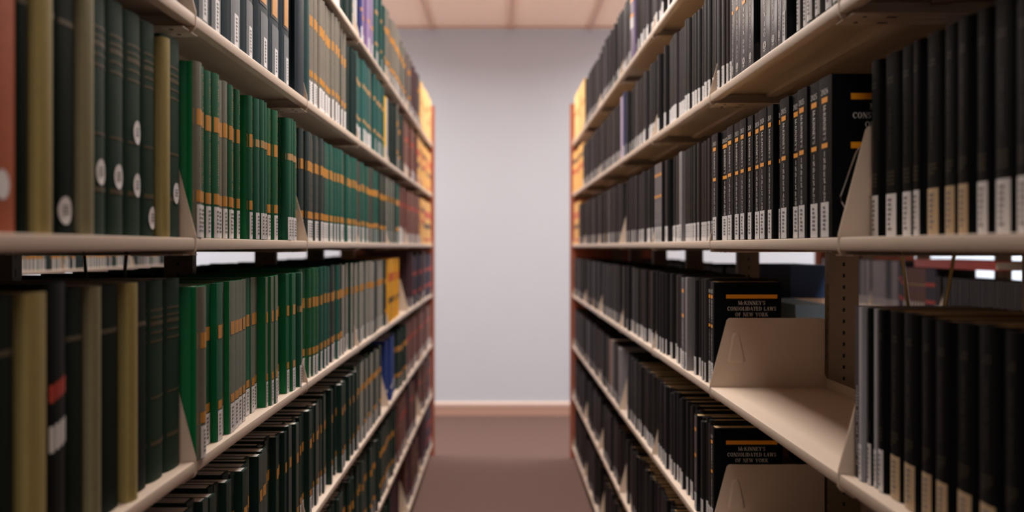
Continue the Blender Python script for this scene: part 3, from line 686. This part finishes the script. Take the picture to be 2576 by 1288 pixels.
# right, top shelf
BLK = [('black', 4), ('charcoal', 2), ('blackgold', 2), ('brownblk', 2)]
BLKW = [('black', 3), ('charcoal', 4), ('brownblk', 2)]
fill('R', 0, .7, 3.78, BLKW, hs=1.1)
put('R', 0, 3, 3.80, 3.90, 'lilacbig')
fill('R', 0, 3.91, 5.12, BLKW, hs=1.12)
fill('R', 0, 5.16, 6.05, BLKW, hs=1.1)
fill('R', 0, 6.1, 7.0, ['talltan', 'talltanb', 'talltanb'])
# right, second shelf
fill('R', 1, .7, 1.48, ['greywide', 'blackvol'])
fill('R', 1, 1.50, 1.74, ['greywide'])
# glossy indexes, explicit
for i, (k, rg, gl) in enumerate([('g0', 'AC', 1), ('g1', 'TZ', 1), ('g2', 'PS', 1), ('g3', 'IO', 1), ('g4', 'AC', 1), ('g5', 'DH', 1), ('g6', 'AC', 1), ('g7', 'DH', 1)]):
    mck_style(k, '', rg, True, label=(i in (0,)))
ys = [(1.742, 1.776, 'black'), (1.778, 1.806, 'g0'), (1.808, 1.836, 'g1'), (1.838, 1.886, 'g2'), (1.888, 1.956, 'g3'), (1.957, 2.008, 'black'), (2.010, 2.055, 'g4'), (2.057, 2.118, 'g5'), (2.120, 2.170, 'g6'), (2.172, 2.200, 'g7')]
for a, c, k in ys: put('R', 1, 1, a, c, k, inset=.004 if k != 'black' else .018)
fill('R', 1, 2.202, 2.40, ['charcoal', 'brownblk'])
fill('R', 1, 2.40, 3.31, [('blackgold', 4), ('black', 1), ('charcoal', 1)])
fill('R', 1, 3.32, 4.10, BLKW)
put('R', 1, 3, 4.10, 4.155, 'navybk'); put('R', 1, 3, 4.157, 4.205, 'lilac')
fill('R', 1, 4.24, 6.2, BLKW); fill('R', 1, 6.22, 7.0, ['tan', 'tanb'])
# right, eye-level shelf
NB = [1.480, 1.437, 1.375, 1.328, 1.297, 1.243, 1.201, 1.160, 1.119, 1.066, 1.020, .97, .92, .87, .82, .77, .71]
for i in range(16):
    put('R', 2, 0, NB[i+1], NB[i]-.0008, 'blackvoltan' if i in (4, 5, 6, 12) else 'blackvol', inset=.038+(.003 if i % 3 else 0), h=.240)
SP = [(2101, '2026', 'IZ'), (2072, '2025', 'PS'), (2042, '2025', 'IO'), (2022, '2025', 'DH'), (1994, '2025', 'AC'), (1975, '2024', 'TZ'), (1960, '2024', 'PS'), (1943, '2024', 'IO'), (1920, '2024', 'DH'), (1907, '2024', 'AC'),
      (1889, '2023', 'TZ'), (1873, '2023', 'PS'), (1855, '2023', 'IO'), (1839, '2023', 'DH'), (1811, '2023', 'AC')]
cs = [1323/(x-1258) for x, _, _ in SP]
edges_ = [1.536]+[(a+c)/2 for a, c in zip(cs, cs[1:])]+[2.398]
for i, (x, yr, rg) in enumerate(SP):
    mck_style('m%d' % i, yr, rg, front=(i == 0))
    put('R', 2, 1, edges_[i], edges_[i+1]-.0008, 'm%d' % i, inset=[.004, .006, .003, .009, .004, .012, .004, .003, .007, .005, .003, .005, .004, .010, .003][i])
fill('R', 2, 2.42, 2.80, [('blackgold', 3), ('brownblk', 1)], ins=(.006, .012))
put('R', 2, 2, 2.802, 2.842, 'greybk')
fill('R', 2, 2.844, 3.14, ['brownblk', 'black', 'blackgold'])
for i in range(3): put('R', 2, 2, 3.15+i*.048, 3.196+i*.048, 'mckmini', inset=.004)
fill('R', 2, 3.32, 4.22, BLK[:2]+[('charcoal', 2)]); fill('R', 2, 4.24, 6.5, [('charcoal', 3), ('tanlab', 1), ('brownblk', 2)]); fill('R', 2, 6.55, 7.0, ['tan', 'tanb'])
# right, fourth shelf: second bay stands empty
put('R', 3, 0, 1.452, 1.474, 'darkslim', inset=.017); put('R', 3, 0, 1.436, 1.450, 'paleslim', inset=.014); put('R', 3, 0, 1.410, 1.434, 'blackvol', inset=.018); put('R', 3, 0, 1.396, 1.408, 'paleslim', inset=.020)
put('R', 3, 0, 1.364, 1.394, 'blackvol', inset=.018)
fill('R', 3, .70, 1.362, [('blackvoltan', 5), ('blackvol', 1)], ins=(.018, .022))
mck_style('f0', '2023', 'TZ', front=True); mck_style('f1', '2024', 'PS')
put('R', 3, 2, 2.412, 2.448, 'f0', inset=.010); put('R', 3, 2, 2.449, 2.487, 'f1', inset=.012)
fill('R', 3, 2.488, 2.72, ['black', 'charcoal', 'blackgold'])
put('R', 3, 2, 2.722, 2.752, 'greybk'); put('R', 3, 2, 2.754, 2.80, 'mckmini')
fill('R', 3, 2.802, 3.31, BLK); fill('R', 3, 3.32, 5.1, BLK)
fill('R', 3, 5.16, 7.0, [('charcoal', 2), ('brownblk', 2), ('tanlab', 1)])
# right, fifth shelf
mck_style('f2', '2024', 'DH', front=True)
put('R', 4, 2, 2.412, 2.450, 'f2', inset=.010)
fill('R', 4, 2.452, 3.05, [('black', 2), ('mckmini', 2), ('blackgold', 2)], seed='r5', hv=.05)
fill('R', 4, 3.05, 3.31, ['black']); fill('R', 4, 3.32, 4.1, BLK)
fill('R', 4, 4.24, 4.6, BLKW+['greybk']); put('R', 4, 4, 4.61, 4.66, 'tanbk'); fill('R', 4, 4.67, 7.0, [('charcoal', 2), ('brownblk', 2)])
for sh, a in ((5, 2.42), (6, 3.4)):
    fill('R', sh, a, 3.31, [('black', 3), ('mckmini', 1), ('tanlab', 1)]); fill('R', sh, 3.32, 4.1, [('black', 3), ('tanlab', 1)], seed='q%d' % sh)
    fill('R', sh, 4.24, 5.0, BLK+[('tanlab', 2)]); fill('R', sh, 5.16, 5.9, BLKW); fill('R', sh, 6.07, 7.0, BLKW)

# ---------------------------------------------------------------- which books are individuals
def proj(x, y, z): return (VPX+FPX*x/y, VPY-FPX*(z-CAMH)/y)
def visible(b):
    lat = (LLAT if b['side'] == 'L' else RLAT)+b['inset']; sx = -1 if b['side'] == 'L' else 1
    y = b['y']; x, _ = proj(sx*lat, y, 0); z0 = SH[b['shelf']]; _, yb = proj(0, y, z0); _, yt = proj(0, y, z0+b['h'])
    return -10 < x < 2586 and yt < 1288 and yb > 0
for b in BOOKS: b['vis'] = visible(b)
kinds = {}
for b in BOOKS:
    if b['vis']: kinds.setdefault(ST[b['key']]['kind'], []).append(b)
for k, l in kinds.items():
    l.sort(key=lambda b: b['y'])
    for i, b in enumerate(l): b['ind'] = i < 300
ONES = ['', 'first', 'second', 'third', 'fourth', 'fifth', 'sixth', 'seventh', 'eighth', 'ninth', 'tenth', 'eleventh', 'twelfth', 'thirteenth', 'fourteenth', 'fifteenth', 'sixteenth', 'seventeenth', 'eighteenth', 'nineteenth', 'twentieth']
def ordn(n):
    if n <= 20: return ONES[n]
    t = {2: 'twenty', 3: 'thirty', 4: 'forty', 5: 'fifty', 6: 'sixty'}[n//10]
    return t+'-'+ONES[n % 10] if n % 10 else {2: 'twentieth', 3: 'thirtieth', 4: 'fortieth', 5: 'fiftieth', 6: 'sixtieth'}[n//10]
SHN_ = ['top shelf', 'second shelf', 'eye-level shelf', 'fourth shelf', 'fifth shelf', 'sixth shelf', 'bottom shelf']
GROUPS = {'green': 'green and slate law books', 'black': 'black law books', 'navy': 'navy binders and volumes', 'maroon': 'maroon books at the far end', 'tan': 'tan banded books at the far end', 'coloured': 'odd coloured books among the sets'}
byrow = {}
for b in BOOKS: byrow.setdefault((b['side'], b['shelf'], b['bay']), []).append(b)
for k, l in byrow.items():
    l.sort(key=lambda b: b['y'])
    for i, b in enumerate(l): b['n'] = (i+1) if k[2] else (len(l)-i)
def place(b):
    L_ = b['side'] == 'L'; x = -(LLAT+b['inset']) if L_ else RLAT+b['inset']
    return (x, b['y'], SH[b['shelf']]), (0 if L_ else PI)
REST = {}
for b in BOOKS:
    s = ST[b['key']]; loc, rz = place(b); side = 'left' if b['side'] == 'L' else 'right'
    if b.get('ind'):
        lab = '%s, %s stack, %s, %s bay, %s from %s bracket' % (s['desc'], side, SHN_[b['shelf']], BAYN[b['bay']], ordn(b['n']), 'near' if b['bay'] else 'far')
        if b['y'] < 3.0:
            r = empty(s['name'], loc, rz)
            for n, me, l in protos(b['key'])['parts']:
                c = obj(n, me, r)
                if l: c['label'] = l
            b['obj'] = r
        else:
            r = obj(s['name'], whole(b['key']), None, loc); r.rotation_euler = (0, 0, rz)
        r.scale = (1, b['t']/s['t0'], b['h']/s['h'])
        tag(r, lab, s['cat'], GROUPS[s['kind']]+' in the %s stack' % side)
    else:
        if not (b['vis'] or b['y'] < 8): continue
        g = REST.setdefault(side, MB()); sg = 1 if side == 'left' else -1
        g.add(lite(b['key'], b['t'], b['h']), lambda p, loc=loc, sg=sg: (loc[0]+sg*p[0], loc[1]+sg*p[1], loc[2]+p[2]))
# books facing the neighbouring aisles, seen only as dark tops through the gaps
rr = random.Random(5)
def rear(side, shelf, y0, y1, keys, h=.25):
    g = REST.setdefault(side, MB()); p = y0; o = bays('L' if side == 'left' else 'R')
    while p < y1:
        k = rr.choice(keys); t = rr.uniform(.026, .04)
        if all(abs(p+t/2-a) > t/2+.008 for a, _ in o):
            if side == 'left': cx = XL-UW/2-SD+.012; sg = -1
            else: cx = XR+UW/2+SD-.012; sg = 1
            z = SH[shelf]
            g.add(lite(k, t-.001, h*rr.uniform(.97, 1.02)), lambda q, cx=cx, p=p, t=t, sg=sg, z=z: (cx+sg*q[0], p+t/2+sg*q[1], z+q[2]))
        p += t
for sh in range(7):
    rear('left', sh, .70, 6.98, ['dkplain', 'dkgreen', 'olddark'] if sh != 2 else ['dkplain', 'dkgreen'])
    if sh != 3: rear('right', sh, .70, 6.9, ['black', 'blackvol'], .235)
rear('right', 3, 3.95, 6.9, ['black', 'charcoal'], .235); rear('right', 3, .6, 1.5, ['blackvol'], .22)
for side, g in REST.items():
    nm = 'distant_books'
    tag(obj(nm, g.mesh(nm)), 'small far and rear books packed on the %s stack, mostly %s' % (side, 'green and grey' if side == 'left' else 'black and charcoal'), 'books', None, 'stuff')
# neighbouring rows
def neighbour(xf, sg, shelves, y0, y1, keys, hs, name_label):
    g = MB()
    for z in shelves:
        p = y0+.01
        while p < y1-.05:
            k = rr.choice(keys(z, p)); t = rr.uniform(*ST[k]['tr'])
            ph = ((p-y0) % BAY)
            if ph+t < BAY-.01 and ph > .004:
                g.add(lite(k, t-.001, hs(z, p)), lambda q, p=p, t=t, z=z: (xf+sg*q[0]-sg*.012, p+t/2+sg*q[1], z+q[2]))
            p += t
    tag(obj('distant_books', g.mesh('distant_books')), name_label, 'books', None, 'stuff')
neighbour(LN+UW/2+SD, 1, SHN[1:4], 2.99, 2.99+4*BAY, lambda z, p: ['repgreen', 'dkgreen', 'dkplain', 'repwhite', 'repgrey'], lambda z, p: rr.uniform(.23, .25), 'dim green books with white labels behind the left stack')
def rk(z, p):
    if abs(z-SH[3]) < .01:
        return ['greybk', 'greybk', 'charcoal'] if p > 5.35 else (['darkred', 'brownred'] if p > 4.9 else ['brownblk', 'tanlab'])
    return ['brownblk', 'charcoal']
neighbour(RN-UW/2-SD, -1, SH[2:5], 3.02, 3.02+4*BAY, rk, lambda z, p: .24 if p > 5.3 else (.21 if p > 4.9 else .175), 'dim grey and brown books behind the right stack')
# red volumes lying flat on the row behind the right stack
b = MB(); b.box(-.11, .11, -.42, .42, 0, .004, M_RED); b.box(-.105, .11, -.418, .418, .004, .034, M_PAGES); b.box(-.11, .11, -.42, .42, .034, .038, M_RED); b.box(-.112, -.108, -.42, .42, 0, .038, M_RED)
r = obj('red_folder', b.mesh('red_folder'), None, (RN-UW/2-SD+.13, 4.92-.2, SH[3]+.212)); tag(r, 'long red folder lying on the dim books behind the right stack', 'folder')
r.location.y = 4.75; r.location.z = SH[3]+.2155
# navy and pale blue boxes on the far side of the right stack
def boxthing(name, loc, w, d, h, m, label, cat):
    r = empty(name, loc); tag(r, label, cat)
    b = MB(); b.box(-w/2, w/2, -d/2, d/2, 0, h-.03, m); obj('box_body', b.mesh('box_body'), r)
    b = MB(); b.box(-w/2-.002, w/2+.002, -d/2-.002, d/2+.002, h-.03, h, m); obj('box_lid', b.mesh('box_lid'), r)
    return r
M_NAVY = mat('navy_board', (38, 66, 108), .6, .1); M_PBLUE = mat('pale_blue_board', (160, 204, 246), .6, .05)
boxthing('archive_box', (XR+UW/2+.185, 3.60, SH[3]), .13, .42, .255, M_NAVY, 'dark navy box behind the empty right shelf, seen past the upright', 'box')
boxthing('archive_box', (XR+UW/2+.060, 3.13, SH[3]), .09, .36, .155, M_PBLUE, 'low pale blue box behind the empty right shelf', 'box')

# ---------------------------------------------------------------- stickers on the large faded volumes of the left eye-level shelf
old = [b for b in BOOKS if b['side'] == 'L' and b['shelf'] == 2 and b['bay'] == 0 and b.get('obj')]
old.sort(key=lambda b: -b['y'])
def dot(b, u, z, r=.015):
    s = ST[b['key']]; f = spine_fn(s['t0'], s['soft'], .001); k = s['t0']/b['t']; mbb = MB()
    mbb.face([f(u*k+r*k*math.cos(2*PI*i/24), z+r*math.sin(2*PI*i/24)) for i in range(24)], M_LABEL)
    for q in (-.004, 0, .004): mbb.face([(p[0]+.0004, p[1], p[2]) for p in (f(u*k-r*.5*k, z+q), f(u*k+r*.5*k, z+q), f(u*k+r*.5*k, z+q+.0016), f(u*k-r*.5*k, z+q+.0016))], M_INK)
    obj('dot_sticker', mbb.mesh('dot_sticker'), b['obj'])
def near_book(y): return min(old, key=lambda b: abs(b['y']-y))
for x, yp in ((345, 340), (245, 435), (290, 447), (347, 470), (152, 530), (448, 490), (388, 550)):
    z_ = zl(x); b = near_book(z_)
    if b['key'] in ('olive', 'olivedim'): b = near_book(z_-.025)
    u = max(-b['t']*.12, min(b['t']*.1, z_-b['y'])); dot(b, u, (VPY-yp)/FPX*z_-REL[2])

# ---------------------------------------------------------------- wire book supports
def wire(name, pts, r, m, label):
    # smooth polyline
    b = MB(); b.tube(pts, r, m, 8); o = obj(name, b.mesh(name, True)); tag(o, label, 'book support', 'wire book supports'); return o
def hang(sx, y, x0, x1, x2, x3, zb, m, label):
    zt = SH[2]-.0035
    return wire('wire_book_support', [(sx*x0, y, zt), (sx*x1, y, zb+.012), (sx*(x1+.004), y, zb+.003), (sx*(x1+.012), y, zb), (sx*(x2-.012), y, zb), (sx*(x2-.004), y, zb+.003), (sx*x2, y, zb+.012), (sx*x3, y, zt)], .0027, m, label)
hang(1, 1.4805, .552, .575, .598, .630, SH[2]-.20, M_BRASS, 'brass wire support hanging under the eye-level right shelf')
hang(-1, 1.5695, .545, .560, .594, .610, SH[2]-.20, M_WIRE, 'black wire support hanging under the eye-level left shelf')
# wire loop with chrome tip leaning beside the front cover of the last index
xx = RLAT
wire('wire_book_support', [(xx+.040, 1.522, SH[2]+.128), (xx+.034, 1.520, SH[2]+.120), (xx+.016, 1.516, SH[2]+.072), (xx+.010, 1.514, SH[2]+.058), (xx+.012, 1.514, SH[2]+.050), (xx+.024, 1.516, SH[2]+.030), (xx+.04, 1.516, SH[2]+.0025), (xx+.13, 1.516, SH[2]+.0025)], .0013, M_CHROME, 'thin wire support beside the front cover of the last index')
# small white bookend on the far left eye-level shelf
b = MB(); r_ = [(-.07, 0), (0, 0), (.0, .06), (-.004, .072), (-.014, .078), (-.07, .078)]
b.prism(r_, 'y', -.0012, .0012, M_LABEL)
o = obj('bookend', b.mesh('bookend'), None, (-(LLAT+.002), 4.955, SH[2])); tag(o, 'small white bookend on the eye-level left shelf before the maroon books', 'bookend')
